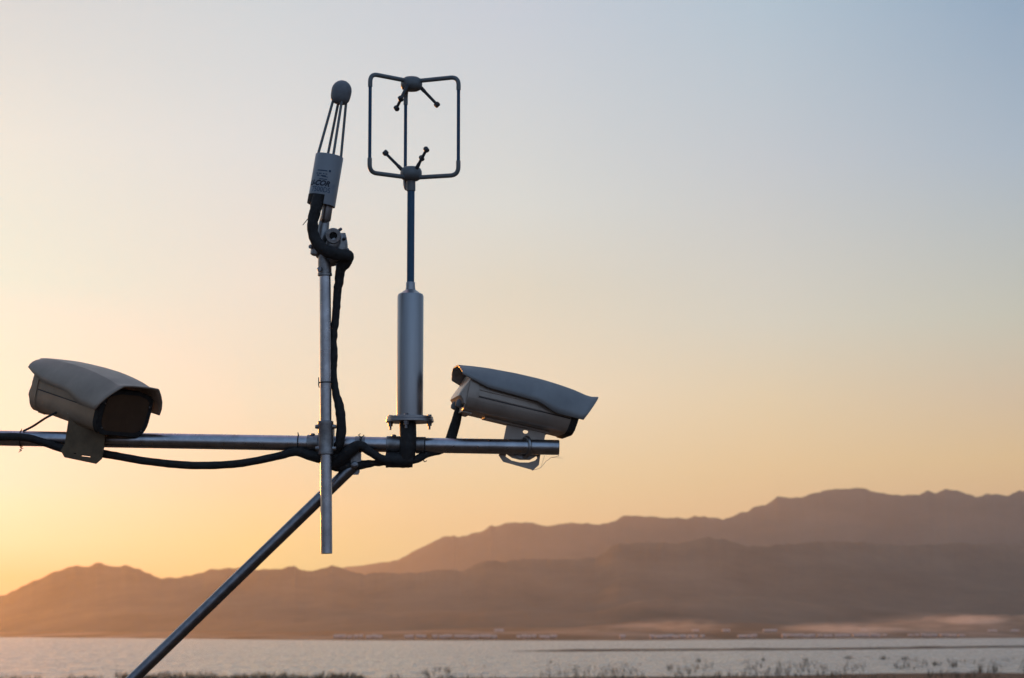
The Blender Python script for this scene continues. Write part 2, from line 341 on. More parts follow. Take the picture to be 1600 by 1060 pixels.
# ------------------------------------------------------------------ reeds
def reed_clump(bm, x, y, z0, h, w, n):
    for i in range(n):
        bx = x+random.gauss(0, w*.4); by = y+random.gauss(0, w*.4); hh = h*random.uniform(.45, 1.1)
        lean = Vector((random.gauss(0, .09), random.gauss(0, .09), 1))*hh; wd = random.uniform(.018, .04)
        a = random.uniform(0, pi); dx = Vector((cos(a)*wd, sin(a)*wd, 0)); p = Vector((bx, by, z0-.2))
        bend = Vector((random.gauss(0, .12)*hh, random.gauss(0, .1)*hh, -.03*hh))
        q = [bm.verts.new(v) for v in (p-dx, p+dx, p+lean*.6+dx*.8, p+lean*.6-dx*.8, p+lean+bend)]
        bm.faces.new(q[:4]); bm.faces.new((q[3], q[2], q[4]))
bm = bmesh.new()
def gp(px, py):  # point on the water seen at that bearing
    p = U(px, py, 1000.); d = p-CAM; k = -CAM.z/d.z; return CAM+d*k
for i in range(2700):
    px = random.uniform(-60, 1680)
    if px < 180: py = random.uniform(1060, 1068); dens = .5
    elif px < 580: py = random.uniform(1054, 1068); dens = 1.
    else:
        lo = interp([(580, 1046), (900, 1040), (1100, 1034), (1600, 1030)], px); py = lo+(1066-lo)*random.random()**.8; dens = .6+.5*max(0, (px-900)/700)
    if noise.noise(Vector((px*.018, py*.05, 3.))) < -.12+ (0 if px > 900 else .05): continue
    p = gp(px, py); h = random.uniform(.5, 1.5)*(1.3 if random.random() < .12 else 1)*(1.3 if px > 1000 else 1); reed_clump(bm, p.x, p.y, 0, h, random.uniform(.12, .5), int(4*dens+3))
for i in range(500):
    px = random.uniform(190, 570); py = random.uniform(1059, 1072); p = gp(px, py); reed_clump(bm, p.x, p.y, 0, random.uniform(.8, 1.5), 1.2, 18)
o = obj('reeds', bm, M_reed); tag(o, 'dark reeds growing thinly through the shallow near water', 'reeds', kind='stuff')
PLACES = {1325: 'broad left one of three', 1381: 'middle one of three', 1414: 'right one of three', 1092: 'leftmost beyond the mud bar end', 1192: 'small pale', 1490: 'tall one near the right', 1462: 'low wide one by the taller right', 1258: 'lone one left of the row of three', 1532: 'tallest one at the far right', 1554: 'narrow one just right of the tallest', 860: 'tiny one nearest the picture middle'}
for (px, py, h, w, n) in ((1325, 1030, 1.5, 2.8, 110), (1381, 1031, 1.7, 2.2, 120), (1414, 1031, 1.4, 2.0, 100), (1092, 1035, 1.6, 1.1, 80), (1192, 1033, 1.4, 1.0, 60), (1490, 1043, 2.2, 1.3, 70), (1462, 1040, 1.4, 1.6, 80), (1258, 1032, 1.3, 1.2, 50), (1532, 1052, 2.6, .8, 60), (1554, 1050, 2.2, .9, 60), (860, 1036, 1.0, 1.0, 40)):
    bm = bmesh.new(); p = gp(px, py); reed_clump(bm, p.x, p.y, 0, h, w*.75, int(n*.8))
    o = obj('reed_clump', bm, M_reed, at=(p.x, p.y, 0)); tag(o, 'dark reed tuft in the open shallows, '+PLACES[px], 'reeds', 'separate reed tufts in the shallows')

# ------------------------------------------------------------------ buildings along the far shore
def shed(px, w, h, dy=0, zb=2.0, d=14, pitch=.25, row='standing apart on the slope behind the shore'):
    y = shore_y(px)+30+dy; X = (px-800)/FPX*y; z0 = zb-1
    bm = bmesh.new(); box(bm, (X, y, z0+h/2), w, d, h)
    wl = None
    e = empty('shore_building', (X, y, z0), 'pale low building '+row, 'building', 'buildings '+row)
    obj('wall', bm, M_wallp, e)
    bm = bmesh.new(); hw, hd = w/2+.6, d/2+.6; zt = z0+h+.003; rp = d*pitch/2
    v = [bm.verts.new(Vector((X, y, zt))+Vector(q)) for q in ((-hw, -hd, 0), (hw, -hd, 0), (hw, hd, 0), (-hw, hd, 0), (-hw, 0, rp), (hw, 0, rp))]
    for f in ((0, 1, 5, 4), (2, 3, 4, 5), (1, 2, 5), (3, 0, 4), (0, 3, 2, 1)): bm.faces.new([v[i] for i in f])
    obj('roof', bm, M_roofp, e)
random.seed(21)
for a, b_, n, rw in ((525, 600, 8, 'in the shore row just right of the pole foot'), (634, 665, 4, 'in the short shore row under the anemometer'), (678, 775, 12, 'in the long shore row left of the picture middle'),
                     (804, 868, 7, 'in the shore row at the picture middle'), (968, 975, 1, 'alone on the shore right of the picture middle'), (1012, 1100, 9, 'in the shore row below the middle of the ridge'),
                     (1150, 1180, 4, 'in the small cluster before the long right row'), (1218, 1262, 5, 'at the left end of the long right shore row'), (1262, 1382, 13, 'in the long shore row on the right'), (1412, 1500, 9, 'in the rightmost shore row')):
    for i in range(n):
        px = a+(b_-a)*(i+.5)/n+random.uniform(-2, 2)
        k = shore_y(px)/FPX
        shed(px, random.uniform(4, 9)*k, random.uniform(1.6, 3.0)*k+.8, random.uniform(0, 60), 2.2, row=rw)
for px, w, dy in ((1132, 12, 330), (1085, 10, 340), (1200, 22, 260), (1345, 12, 380), (1545, 14, 300), (1580, 12, 320), (780, 16, 420)):
    k = shore_y(px)/FPX; shed(px, w*k, 1.5*k+.5, dy, 9)
# low banks of dust drifting over the far shore
def dust_mat(name, dens):
    m = bpy.data.materials.new(name); m.use_nodes = True; t = m.node_tree; t.nodes.clear()
    tcn = t.nodes.new('ShaderNodeTexCoord'); ln = t.nodes.new('ShaderNodeVectorMath'); ln.operation = 'LENGTH'; t.links.new(tcn.outputs['Object'], ln.inputs[0])
    mr = t.nodes.new('ShaderNodeMapRange'); mr.interpolation_type = 'SMOOTHSTEP'; mr.inputs[1].default_value = 1.0; mr.inputs[2].default_value = .25; mr.inputs[3].default_value = 0; mr.inputs[4].default_value = 1
    t.links.new(ln.outputs['Value'], mr.inputs[0])
    nz = t.nodes.new('ShaderNodeTexNoise'); nz.inputs['Scale'].default_value = 4.2; nz.inputs['Detail'].default_value = 5; t.links.new(tcn.outputs['Object'], nz.inputs['Vector'])
    m2 = t.nodes.new('ShaderNodeMapRange'); m2.inputs[1].default_value = .36; m2.inputs[2].default_value = .62; t.links.new(nz.outputs[0], m2.inputs[0])
    mu = t.nodes.new('ShaderNodeMath'); mu.operation = 'MULTIPLY'; t.links.new(mr.outputs[0], mu.inputs[0]); t.links.new(m2.outputs[0], mu.inputs[1])
    mv = t.nodes.new('ShaderNodeMath'); mv.operation = 'MULTIPLY'; t.links.new(mu.outputs[0], mv.inputs[0]); mv.inputs[1].default_value = dens
    pv = t.nodes.new('ShaderNodeVolumePrincipled'); pv.inputs['Color'].default_value = (.95, .85, .75, 1); pv.inputs['Anisotropy'].default_value = .5; t.links.new(mv.outputs[0], pv.inputs['Density'])
    mo = t.nodes.new('ShaderNodeOutputMaterial'); t.links.new(pv.outputs[0], mo.inputs['Volume']); return m
for px, py, wpx, hpx, dn in ((1520, 969, 60, 9, .016), (1480, 976, 170, 22, .0040), (1310, 984, 120, 14, .0075), (1060, 980, 110, 18, .0036), (900, 988, 120, 9, .0012)):
    Y = shore_y(px)+330; c = U(px, py, Y); k = Y/FPX
    bm = bmesh.new(); bmesh.ops.create_icosphere(bm, subdivisions=3, radius=1); o = obj('dust_bank', bm, dust_mat('dust_air', dn)); o.location = c; o.scale = (wpx*k, 170, hpx*k)
    tag(o, 'low bank of sunlit dust over the far shore', kind='stuff')

# ------------------------------------------------------------------ rig: tower outside the frame on the left, arm, brace
YA = D0                                   # arm plane
rA = 11.8*S
pl, pr = U(-330, 679.5, YA), U(874, 699.5, YA)
TX = U(-300, 680, YA).x
armd = (pr-pl).normalized()
e = empty('tower_post', (TX, YA+.075, 6.45), 'galvanised tower post standing on the bank left of the frame', 'post')
bm = bmesh.new(); tube(bm, [(TX, YA+.075, 6.3), (TX, YA+.075, 9.6)], .045, 28); obj('post', bm, M_galv, e)
bm = bmesh.new(); box(bm, (TX, YA+.02, U(-300, 680, YA).z), .12, .13, .10); obj('clamp', bm, M_cast, e)
zb = U(-300, 1552, YA).z
bm = bmesh.new(); box(bm, (TX, YA+.055, zb), .12, .10, .09); obj('clamp', bm, M_cast, e)

e = empty('support_arm', pl, 'galvanised horizontal pipe carrying both cameras and the instruments', 'pipe')
bm = bmesh.new()
# hollow pipe end
ax = armd; Lp = (pr-pl).length
lathe(bm, pl, ax, [(0, rA), (Lp-.002, rA), (Lp, rA-.0015), (Lp, rA-.0045), (Lp-.12, rA-.0045)], 40)
obj('pipe', bm, M_galv, e)
def on_arm(px): t_ = (px+330)/(874+330); return pl.lerp(pr, t_)
def collar(px0, px1, extra=1.6, parent=e, name='collar', bolts=True):
    bm = bmesh.new(); a = on_arm(px0); l = (px1-px0)*S; r = rA+extra*S
    lathe(bm, a, ax, [(0, r-.001), (.001, r), (l-.001, r), (l, r-.001)], 36)
    c = obj(name, bm, M_cast, parent)
    if bolts:
        bm = bmesh.new(); m_ = on_arm((px0+px1)/2); lathe(bm, m_+Vector((0, -.004, r-.001)), (0, 0, 1), [(0, .0055), (.003, .0055), (.0035, .004), (.0042, .003)], 6); obj('set_screw', bm, M_galvd, c)
    return c
collar(480, 497.5, 1.5); collar(604, 627, 1.7); collar(650, 664.5, 1.2, bolts=False)

# vertical pole in front of the arm
YP = YA-.0365
PT, PB = U(507.8, 404, YP), U(510.2, 865.5, YP)
e = empty('instrument_pole', PB, 'galvanised vertical pole clamped in front of the horizontal pipe', 'pole')
rP = 8.9*S; pa = (PT-PB).normalized(); Lq = (PT-PB).length
bm = bmesh.new(); lathe(bm, PB, pa, [(.06, rP-.004), (0, rP-.003), (0, rP-.001), (.001, rP), (Lq, rP)], 36); obj('pipe', bm, M_galv, e)
# cross clamp
c0, c1 = U(509, 711, YP), U(508.8, 658, YP); hl_ = (c1-c0).length
bm = bmesh.new(); lathe(bm, c0, pa, [(0, rP+.0022), (.0015, rP+.0046), (hl_*.12, rP+.0046), (hl_*.2, rP+.0036), (hl_*.8, rP+.0036), (hl_*.88, rP+.0046), (hl_-.0015, rP+.0046), (hl_, rP+.0022)], 36)
cm = (c0+c1)/2; box(bm, cm+Vector((0, .020, 0)), .034, .03, .052)
cc = obj('cross_clamp', bm, M_cast, e)
for py, dx in ((667, -1), (667, 1), (701, -1), (701, 1)):
    p = U(508.9, py, YP-.002); bm = bmesh.new(); lathe(bm, p+Vector((dx*(rP+.001), 0, 0)), (dx, 0, 0), [(0, .0052), (.0045, .0052), (.006, .0044), (.0085, .0044), (.0095, .003)], 14)
    obj('bolt', bm, M_cast, cc)
# top sleeve with screw
s0, s1 = U(507.6, 432, YP), U(507.3, 400, YP); sl_ = (s1-s0).length
bm = bmesh.new(); lathe(bm, s0, pa, [(0, rP+.001), (.0015, rP+.0034), (.006, rP+.0034), (.007, rP+.0024), (sl_, rP+.0024)], 30); ts = obj('top_sleeve', bm, M_cast, e)
bm = bmesh.new(); p = U(500, 421, YP-rP-.002); lathe(bm, p, (-.3, -1, 0), [(0, .0058), (.003, .0058), (.0045, .005), (.0045, .0025)], 16); obj('set_screw', bm, M_galvd, ts)

# diagonal brace behind the pole
YB = YA+.006
b1 = U(561, 720, YB); b0 = U(-300, 1552, YB)
e = empty('diagonal_brace', b0, 'dark galvanised brace pipe rising diagonally from lower left to the arm', 'pipe')
bm = bmesh.new(); bd = (b1-b0).normalized(); Lb = (b1-b0).length; rB = 9.3*S
lathe(bm, b0, bd, [(0, rB), (Lb-.035, rB), (Lb-.012, rB*.95), (Lb-.004, rB*.7), (Lb, rB*.3)], 32); obj('pipe', bm, M_galvd, e)
j = U(527, 755, YB); bm = bmesh.new()
bk = plate([(-5*S, 12*S), (9*S, 12*S), (9*S, -20*S), (7*S, -24*S), (-12*S, -24*S), (-10*S, -14*S)], [], U(553, 718, YB+.002), (1, 0, 0), (0, 0, 1), .005)
bb = obj('bracket', bk, M_cast, e)
bm = bmesh.new(); p = U(554, 727, YB-rB*.9); lathe(bm, p, (0, -1, 0), [(0, .0085), (.004, .0085), (.0055, .0065), (.006, .0035), (.0085, .003)], 20); obj('bolt', bm, M_galvd, bb)
bm = bmesh.new(); p = on_arm(561); lathe(bm, p-ax*.02, ax, [(.012, rA+.0008), (.034, rA+.0008)], 30); box(bm, p+Vector((-.006, 0, -.024)), .022, .012, .034); obj('pipe_clamp', bm, M_cast, e)

# ------------------------------------------------------------------ sonic anemometer
SA = S*1.012
def AX(py): return U(640.3, py, YA)
base = U(640.3, 661, YA)
e = empty('sonic_anemometer', base, 'three axis wind sensor in a rounded wire cage on a tall cylinder', 'wind sensor')
bm = bmesh.new(); zt, zbm = AX(458).z, AX(651).z; x0 = base.x; R = 20.4*SA
lathe(bm, (x0, YA, zbm), (0, 0, 1), [(0, R), (zt-zbm-.008, R), (zt-zbm-.003, R*.93), (zt-zbm, R*.72), (AX(453).z-zbm, 7.8*SA), (AX(449).z-zbm, 7.2*SA), (AX(442).z-zbm, 7.0*SA), (AX(441).z-zbm, 6.4*SA)], 56)
cyl = obj('electronics_tube', bm, M_alu, e)
bm = bmesh.new(); lathe(bm, (x0, YA, AX(445).z), (0, 0, 1), [(0, 5.8*SA), (AX(290).z-AX(445).z, 5.8*SA)], 28); obj('stem', bm, M_blue, e)
bm = bmesh.new(); zc = AX(299).z; lathe(bm, (x0, YA, zc), (0, 0, 1), [(0, 6.3*SA), (.001, 7*SA), (AX(284).z-zc, 7*SA), (AX(278).z-zc, 8.5*SA)], 28); obj('stem_collar', bm, M_hub, e)
bm = bmesh.new()
for zz, th, rr_ in ((AX(651.5).z, .006, 36*SA), (AX(655.6).z, .0065, 37*SA)):
    lathe(bm, (x0, YA, zz-th), (0, 0, 1), [(0, rr_-.001), (.001, rr_), (th-.001, rr_), (th, rr_-.001)], 56)
fl = obj('flange', bm, M_alu, e)
for a in (8, 98, 188, 262):
    c = Vector((x0+30.5*SA*cos(radians(a)), YA-30.5*SA*sin(radians(a)), 0)); bm = bmesh.new(); z1 = AX(660).z
    lathe(bm, (c.x, c.y, z1), (0, 0, -1), [(0, .0062), (.004, .0062), (.0045, .0055), (.0085, .0055), (.009, .0028), (.0165, .0028)], 6)
    z2 = AX(651).z; lathe(bm, (c.x, c.y, z2-.0005), (0, 0, 1), [(0, .0052), (.004, .0052)], 6); obj('bolt', bm, M_galvd, fl)
# hubs
def hub(py, h, r, down):
    c = AX(py); bm = bmesh.new()
    pr_ = [(-h*.5, r*.45), (-h*.47, r*.62), (-h*.36, r*.85), (-h*.18, r*.97), (0, r), (h*.2, r*.98), (h*.38, r*.86), (h*.47, r*.66), (h*.5, r*.3)]
    lathe(bm, (x0, YA, c.z), (0, 0, 1 if down else -1), pr_, 40); return obj('hub', bm, M_hub, e)
hu = hub(131.5, 22*SA, 17*SA, False); hb = hub(272, 22.5*SA, 17*SA, True)
# cage
RC = 79.5*SA
ztop, zbot = AX(127).z, AX(279).z
ztj, zbj = AX(147).z, AX(257).z
for a in (20.9, 140.9, 260.9):
    d = Vector((cos(radians(a)), -sin(radians(a)), 0)); c = Vector((x0, YA, 0))
    ptop = c+d*RC+Vector((0, 0, ztop)); pbot = c+d*RC+Vector((0, 0, zbot))
    jt = Vector((ptop.x, ptop.y, ztj)); jb = Vector((pbot.x, pbot.y, zbj))
    bm = bmesh.new(); tube(bm, [c+d*10*SA+Vector((0, 0, ztop-.001))] + arc(ptop, c+Vector((0, 0, ztop)), jt, 13*SA, 8)+[jt], 3.5*SA, 16); obj('cage_elbow', bm, M_hub, e)
    bm = bmesh.new(); tube(bm, [c+d*10*SA+Vector((0, 0, zbot+.001))] + arc(pbot, c+Vector((0, 0, zbot)), jb, 13*SA, 8)+[jb], 3.5*SA, 16); obj('cage_elbow', bm, M_hub, e)
    bm = bmesh.new(); tube(bm, [jt-Vector((0, 0, .0)) + Vector((0, 0, .003)), jb-Vector((0, 0, .003))], 2.65*SA, 14); obj('cage_rod', bm, M_navy, e)
# transducers
RT = 40.4*SA
tops = [Vector((x0+RT*cos(radians(a)), YA-RT*sin(radians(a)), AX(162.5).z)) for a in (-8, -128, 112)]
bots = [Vector((x0+RT*cos(radians(a+180)), YA-RT*sin(radians(a+180)), AX(240.5).z)) for a in (-8, -128, 112)]
for p, q, sgn, hz in [(tops[i], bots[i], 1, AX(134).z) for i in range(3)]+[(bots[i], tops[i], -1, AX(268).z) for i in range(3)]:
    rad = Vector((p.x-x0, p.y-YA, 0)).normalized(); s_ = Vector((x0, YA, hz))+rad*12*SA
    bm = bmesh.new(); m_ = s_.lerp(p, .3); tube(bm, [s_, m_, m_.lerp(p, .04), p], [3.3*SA, 2.9*SA, 2.5*SA, 2.3*SA], 12); ta = obj('transducer_arm', bm, M_dgrey, e)
    dq = (q-p).normalized(); bm = bmesh.new(); lathe(bm, p-dq*4*SA, dq, [(0, 2.6*SA), (1.2*SA, 4*SA), (7*SA, 4.1*SA), (8.2*SA, 3.4*SA)], 20); obj('transducer', bm, M_dgrey, ta)
# cable plug hanging under the lower hub, at the back
bm = bmesh.new(); p = Vector((x0-9.5*SA, YA+10*SA, AX(281).z)); tube(bm, [p+Vector((0, 0, .01)), p+Vector((0, 0, -8*SA)), p+Vector((2*SA, 0, -13*SA)), p+Vector((7*SA, -.004, -12*SA))], 2.6*SA, 12, smooth=4); obj('bottom_plug', bm, M_cast, e)
# pedestal below the flange
bm = bmesh.new(); z1 = AX(660).z; z0_ = on_arm(638).z
lathe(bm, (x0-3*S, YA, z0_), (0, 0, 1), [(0, 12.5*S), (z1-z0_, 12.5*S)], 28); obj('pedestal', bm, M_galvd, e)

# ------------------------------------------------------------------ gas analyser (tilted)
YG = YP-.004
q0, q1 = U(501.8, 321, YG), U(515.0, 243.5, YG)
ga = (q1-q0).normalized(); Lg = (q1-q0).length; RG = 22.0*S
gside = Vector((0, -1, 0)); gside = (gside-ga*gside.dot(ga)).normalized(); gx = gside.cross(ga)*1.0
if gx.x < 0: gx = -gx
e = empty('gas_analyser', U(500, 345, YG), 'white tilted gas sensor with thin rods holding a dome head', 'gas sensor')
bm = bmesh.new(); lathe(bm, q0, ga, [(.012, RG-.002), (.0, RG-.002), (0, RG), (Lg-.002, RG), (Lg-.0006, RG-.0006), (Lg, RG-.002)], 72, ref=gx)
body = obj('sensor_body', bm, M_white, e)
bm = bmesh.new(); lathe(bm, q0+ga*.004, ga, [(0, RG-.003), (.004, RG-.003)], 48); obj('base_plate', bm, M_dgrey, e)
# dark connector cut-out wrapped on the lower left of the body
def wrap(bm, a0, a1, h0, h1, off, n=10):
    """curved patch on the body; angle 0 faces the camera, positive to the right"""
    rr_ = RG+off; A = []
    for i in range(n+1):
        a = radians(a0+(a1-a0)*i/n); dd = (gside*cos(a)+gx*sin(a))
        A.append((bm.verts.new(q0+ga*h0+dd*rr_), bm.verts.new(q0+ga*h1+dd*rr_)))
    for (p, q), (r_, s_) in zip(A, A[1:]): bm.faces.new((p, r_, s_, q))
bm = bmesh.new(); wrap(bm, -88, 13, -.0005, 14*S, .0006); wrap(bm, -88, 13, -.0005, 14*S, -.0002); obj('connector_recess', bm, M_hole, e)
bm = bmesh.new(); wrap(bm, -75, 52, 16*S, 33*S, .0003); obj('label_plate', bm, mat('label_film', (.29, .35, .41), .35), e)
cm_ = U(533.3, 144.5, YG-.003)
ha = (cm_-q1).normalized(); Rh = 16*S
bm = bmesh.new()
hp = [(-19, .0), (-18.8, 8), (-16.5, 12), (-12, 14.6), (-7, 15.6), (-2, 15.9), (-1.7, 15.7), (-1.3, 15.7), (-1, 16), (4, 15.9), (9, 14.7), (13, 12.3), (16.2, 9), (18.3, 5), (19.2, .3)]
lathe(bm, cm_, ha, [(h*S, r*S) for h, r in hp], 40); head = obj('dome_head', bm, M_grey, e)
for a in (-12, 66, 168, 254):
    d = gx*cos(radians(a))+gside*sin(radians(a)); t0 = q1+d*18.2*S-ga*.002; t1 = cm_-ha*13.5*S+d*(10.2*S)
    bm = bmesh.new(); tube(bm, [t0, t1], 2.15*S, 12); obj('rod', bm, M_hub, e)
# neck tubes below body
nk = U(508.5, 345, YG+.004); bm = bmesh.new(); nd = (U(512.0, 322, YG+.004)-nk).normalized()
lathe(bm, nk, nd, [(0, 7.6*S), (.002, 8.2*S), (30*S, 8.2*S)], 24); obj('neck', bm, M_alu, e)
bm = bmesh.new(); k0 = U(486.5, 344, YG+.006); lathe(bm, k0, nd, [(0, 3.5*S), (24*S, 3.8*S)], 16); obj('side_connector', bm, M_alu, e)
bm = bmesh.new(); lathe(bm, U(506.5, 349, YG+.004), nd, [(0, 4.5*S), (5*S, 6.5*S)], 16); obj('neck_tip', bm, M_galvd, e)
bm = bmesh.new(); tube(bm, [U(483, 340, YG-.01), U(473, 352, YG-.012)], [.0012, .0008], 8); obj('tie_tail', bm, M_black, e)

# lettering on the body, bent round the cylinder
def letters(txt, size, ang0, h0, material, shear=0, squeeze=1, name='lettering'):
    cu = bpy.data.curves.new('t', 'FONT'); cu.body = txt; cu.size = size; cu.shear = shear; cu.resolution_u = 3
    if material is M_ink: cu.offset = size*.045
    o_ = bpy.data.objects.new('t', cu); me = bpy.data.meshes.new_from_object(o_); bpy.data.objects.remove(o_); bpy.data.curves.remove(cu)
    bm = bmesh.new(); bm.from_mesh(me); bpy.data.meshes.remove(me)
    bmesh.ops.triangulate(bm, faces=bm.faces)
    rr_ = RG+.0006
    for v in bm.verts:
        a = radians(ang0)+v.co.x*squeeze/rr_; v.co = q0+ga*(h0+v.co.y)+(gside*cos(a)+gx*sin(a))*rr_
    return obj(name, bm, material, e, sharp=180)
letters('LI-COR', 11.5*S, -68, 27.5*S, M_ink, .35, .98)
letters('7500DS', 11.5*S, -48, 17.5*S, M_inkb, .0, .86)
bm = bmesh.new(); wrap(bm, -35, 8, 50.5*S, 52*S, .0005); wrap(bm, -10, 14, 41.2*S, 42.2*S, .0005); wrap(bm, 14, 22, 50*S, 53.5*S, .0005, 3)
for k_, (a0_, a1_) in enumerate(((-38, -30), (-26, -14), (-8, -2), (2, 9), (-34, -22), (-16, 6))): wrap(bm, a0_, a1_, (45.5-3.2*(k_//4))*S, (47-3.2*(k_//4))*S, .0005, 3)
wrap(bm, -20, 12, 37*S, 38.4*S, .0005); obj('printed_mark', bm, M_inkb, e)

# swivel joint that carries it
e = empty('swivel_joint', U(508, 402, YP), 'cast metal swivel bracket between the pole top and the gas sensor', 'bracket')
bm = bmesh.new(); tube(bm, [U(508, 338, YG+.010), U(506, 352, YG+.010), U(503, 372, YG+.008), U(500, 384, YG+.008)], [7*S, 8.5*S, 9.5*S, 8*S], 18, smooth=4); obj('elbow', bm, M_cast, e)
bm = bmesh.new(); c = U(520.5, 369, YG-.016); dv = Vector((.15, -1, -.12)).normalized()
lathe(bm, c, dv, [(-.030, 9.5*S), (-.006, 10*S), (-.004, 12.2*S), (.004, 12.6*S), (.0055, 11.2*S), (.0055, 6.4*S), (-.004, 6*S)], 32); eye = obj('pivot_socket', bm, M_cast, e)
bm = bmesh.new(); lathe(bm, c+dv*.0008, dv, [(-.004, 5.5*S), (0, 5.5*S)], 24); obj('bore', bm, M_hole, eye)
bm = bmesh.new(); tube(bm, [U(531, 366, YG+.008), U(533, 385, YG+.008), U(528, 402, YG+.008), U(512, 408, YG+.008)], [9*S, 10.5*S, 11*S, 10*S], 16, smooth=4); obj('yoke', bm, M_cast, e)
for px, py in ((530, 360), (537, 374), (541, 392)):
    bm = bmesh.new(); lathe(bm, U(px, py, YG-.006), (.6, -.6, .3), [(0, 2.8*S), (4.4*S, 2.8*S), (5.4*S, 2*S)], 6); obj('bolt', bm, M_galvd, e)
bm = bmesh.new(); tube(bm, [U(522, 372, YG-.002), U(519, 384, YG), U(513, 396, YG+.006)], [10*S, 12*S, 11*S], 20, smooth=4); obj('socket_body', bm, M_cast, e)
bm = bmesh.new(); c = U(494, 391, YG+.004); lathe(bm, c+Vector((0, 0, -9*S)), (.12, 0, 1), [(0, 7*S), (2*S, 9.5*S), (9*S, 9.8*S), (13*S, 7*S), (19*S, 5.5*S)], 24); kn = obj('clamp_foot', bm, M_cast, e)
bm = bmesh.new(); lathe(bm, U(487, 386, YG-.004), (-.5, -1, 0), [(0, 3.8*S), (4*S, 3.8*S), (5*S, 2.6*S)], 6); obj('bolt', bm, M_galvd, kn)
bm = bmesh.new(); tube(bm, [U(499, 396, YG+.008), U(507, 402, YP), U(507.5, 408, YP)], [8*S, 9*S, 9.6*S], 20); obj('stub', bm, M_cast, e)
bm = bmesh.new(); box(bm, U(531, 412, YG+.006), 12*S, 10*S, 20*S); obj('lug', bm, M_cast, e)

# ------------------------------------------------------------------ cables
def cable(name, pts, rad, label, cat='cable', m=M_black, lump=.05, seg=14, group=None, sm=8):
    """pts: (px, py, dY from the arm plane)"""
    P = [U(a, b_, YA+c) for a, b_, c in pts]; rr_ = [r*S for r in rad] if isinstance(rad, (list, tuple)) else [rad*S]*len(P)
    bm = bmesh.new(); tube(bm, P, rr_, seg, smooth=sm)
    for v in bm.verts:
        pass
    cen = sum((v.co for v in bm.verts), Vector())/len(bm.verts)
    bm.normal_update()
    for v in bm.verts: v.co += v.normal*lump*8*S*noise.noise(v.co*95)
    o = obj(name, bm, m, at=P[0], sharp=60); tag(o, label, cat, group); return o
cable('sensor_cable', [(497, 306, -.062), (494, 325, -.066), (489, 345, -.066), (489, 363, -.066), (495, 379, -.066), (507, 391, -.068), (521, 396, -.070), (535, 399, -.070), (543, 401, -.060), (540, 410, -.048), (533, 420, -.040), (530, 436, -.034), (527, 460, -.030), (524, 500, -.028), (521, 530, -.026), (521, 560, -.026), (521.5, 590, -.028), (525, 615, -.030), (531, 640, -.030), (533, 665, -.030), (531, 690, -.026), (524, 706, -.012)],
      [9, 9.3, 8.6, 8.4, 8.8, 9.3, 9.6, 9.6, 10, 9.5, 8.4, 7.2, 6.6, 6, 5.4, 6.8, 5.2, 6.2, 7.4, 7.6, 7.4, 7.6], 'thick black sleeved cable looping from the gas sensor down the pole', lump=.16, seg=18)
cable('sagging_cable', [(-300, 690, -.024), (-100, 688, -.026), (0, 683, -.026), (40, 684, -.026), (70, 692, -.024), (105, 703, -.020), (165, 710, -.014), (230, 721, -.012), (300, 727.5, -.012), (370, 725, -.010), (430, 714, -.006), (462, 706, -.012), (485, 712, -.012), (510, 716, -.008), (540, 712, -.008)],
      [6, 6, 6, 6, 6, 6.2, 6.2, 6, 6, 6, 6, 7, 8, 9.5, 9], 'long black cable sagging below the pipe from the left camera', lump=.06)
cable('bundled_cable', [(505, 722, .004), (525, 722, -.004), (545, 706, -.016), (562, 696, -.022), (578, 706, -.022), (596, 717, -.022), (612, 720, -.02)],
      [9, 11, 10.5, 7.5, 6.5, 6.5, 7], 'black cable hump tied over the pipe right of the pole', lump=.12)
cable('lower_cable', [(512, 724, .006), (535, 728, .006), (560, 727, .002), (585, 724, -.004), (610, 721, -.01)], [9.5, 10.5, 7.5, 5, 6], 'black cable running low from the pole to the anemometer base', lump=.12)
bm = bmesh.new(); tube(bm, [U(637, 656, YA-.010), U(637.5, 676, YA-.015), U(637, 700, YA-.017), U(635, 716, YA-.014)], [12.6*S, 13*S, 13*S, 12*S], 22, smooth=6)
tube(bm, [U(603, 719, YA-.012), U(622, 719, YA-.012), U(645, 720, YA-.012)], [12*S, 12.5*S, 11*S], 18, smooth=6)
bm.normal_update()
for v in bm.verts: v.co += v.normal*.0016*noise.noise(v.co*120)
tw = obj('tape_wrap', bm, M_tape, at=U(637, 716, YA), sharp=50); tag(tw, 'black tape bundle wrapped round the pipe under the anemometer', 'tape')
cable('cable_tail', [(640, 722, -.010), (655, 716, -.006), (668, 709, .000), (685, 706, .006), (697, 700, .018)], [5, 6, 6, 5, 5], 'short black cable tucked under the pipe right of the tape', lump=.12)
cable('camera_cable', [(697, 703, .022), (703, 690, .024), (711, 664, .022), (716, 645, .016), (719, 630, .008)], [8.5, 8.8, 8, 7, 5.5], 'black cable rising behind the pipe to the right camera', lump=.07)
cable('camera_wire', [(36, 674, -.010), (52, 666, -.012), (72, 653, -.014), (92, 643, -.010)], [1.6, 1.8, 1.8, 1.8], 'thin wire rising from the pipe to the left camera', lump=0, seg=8)

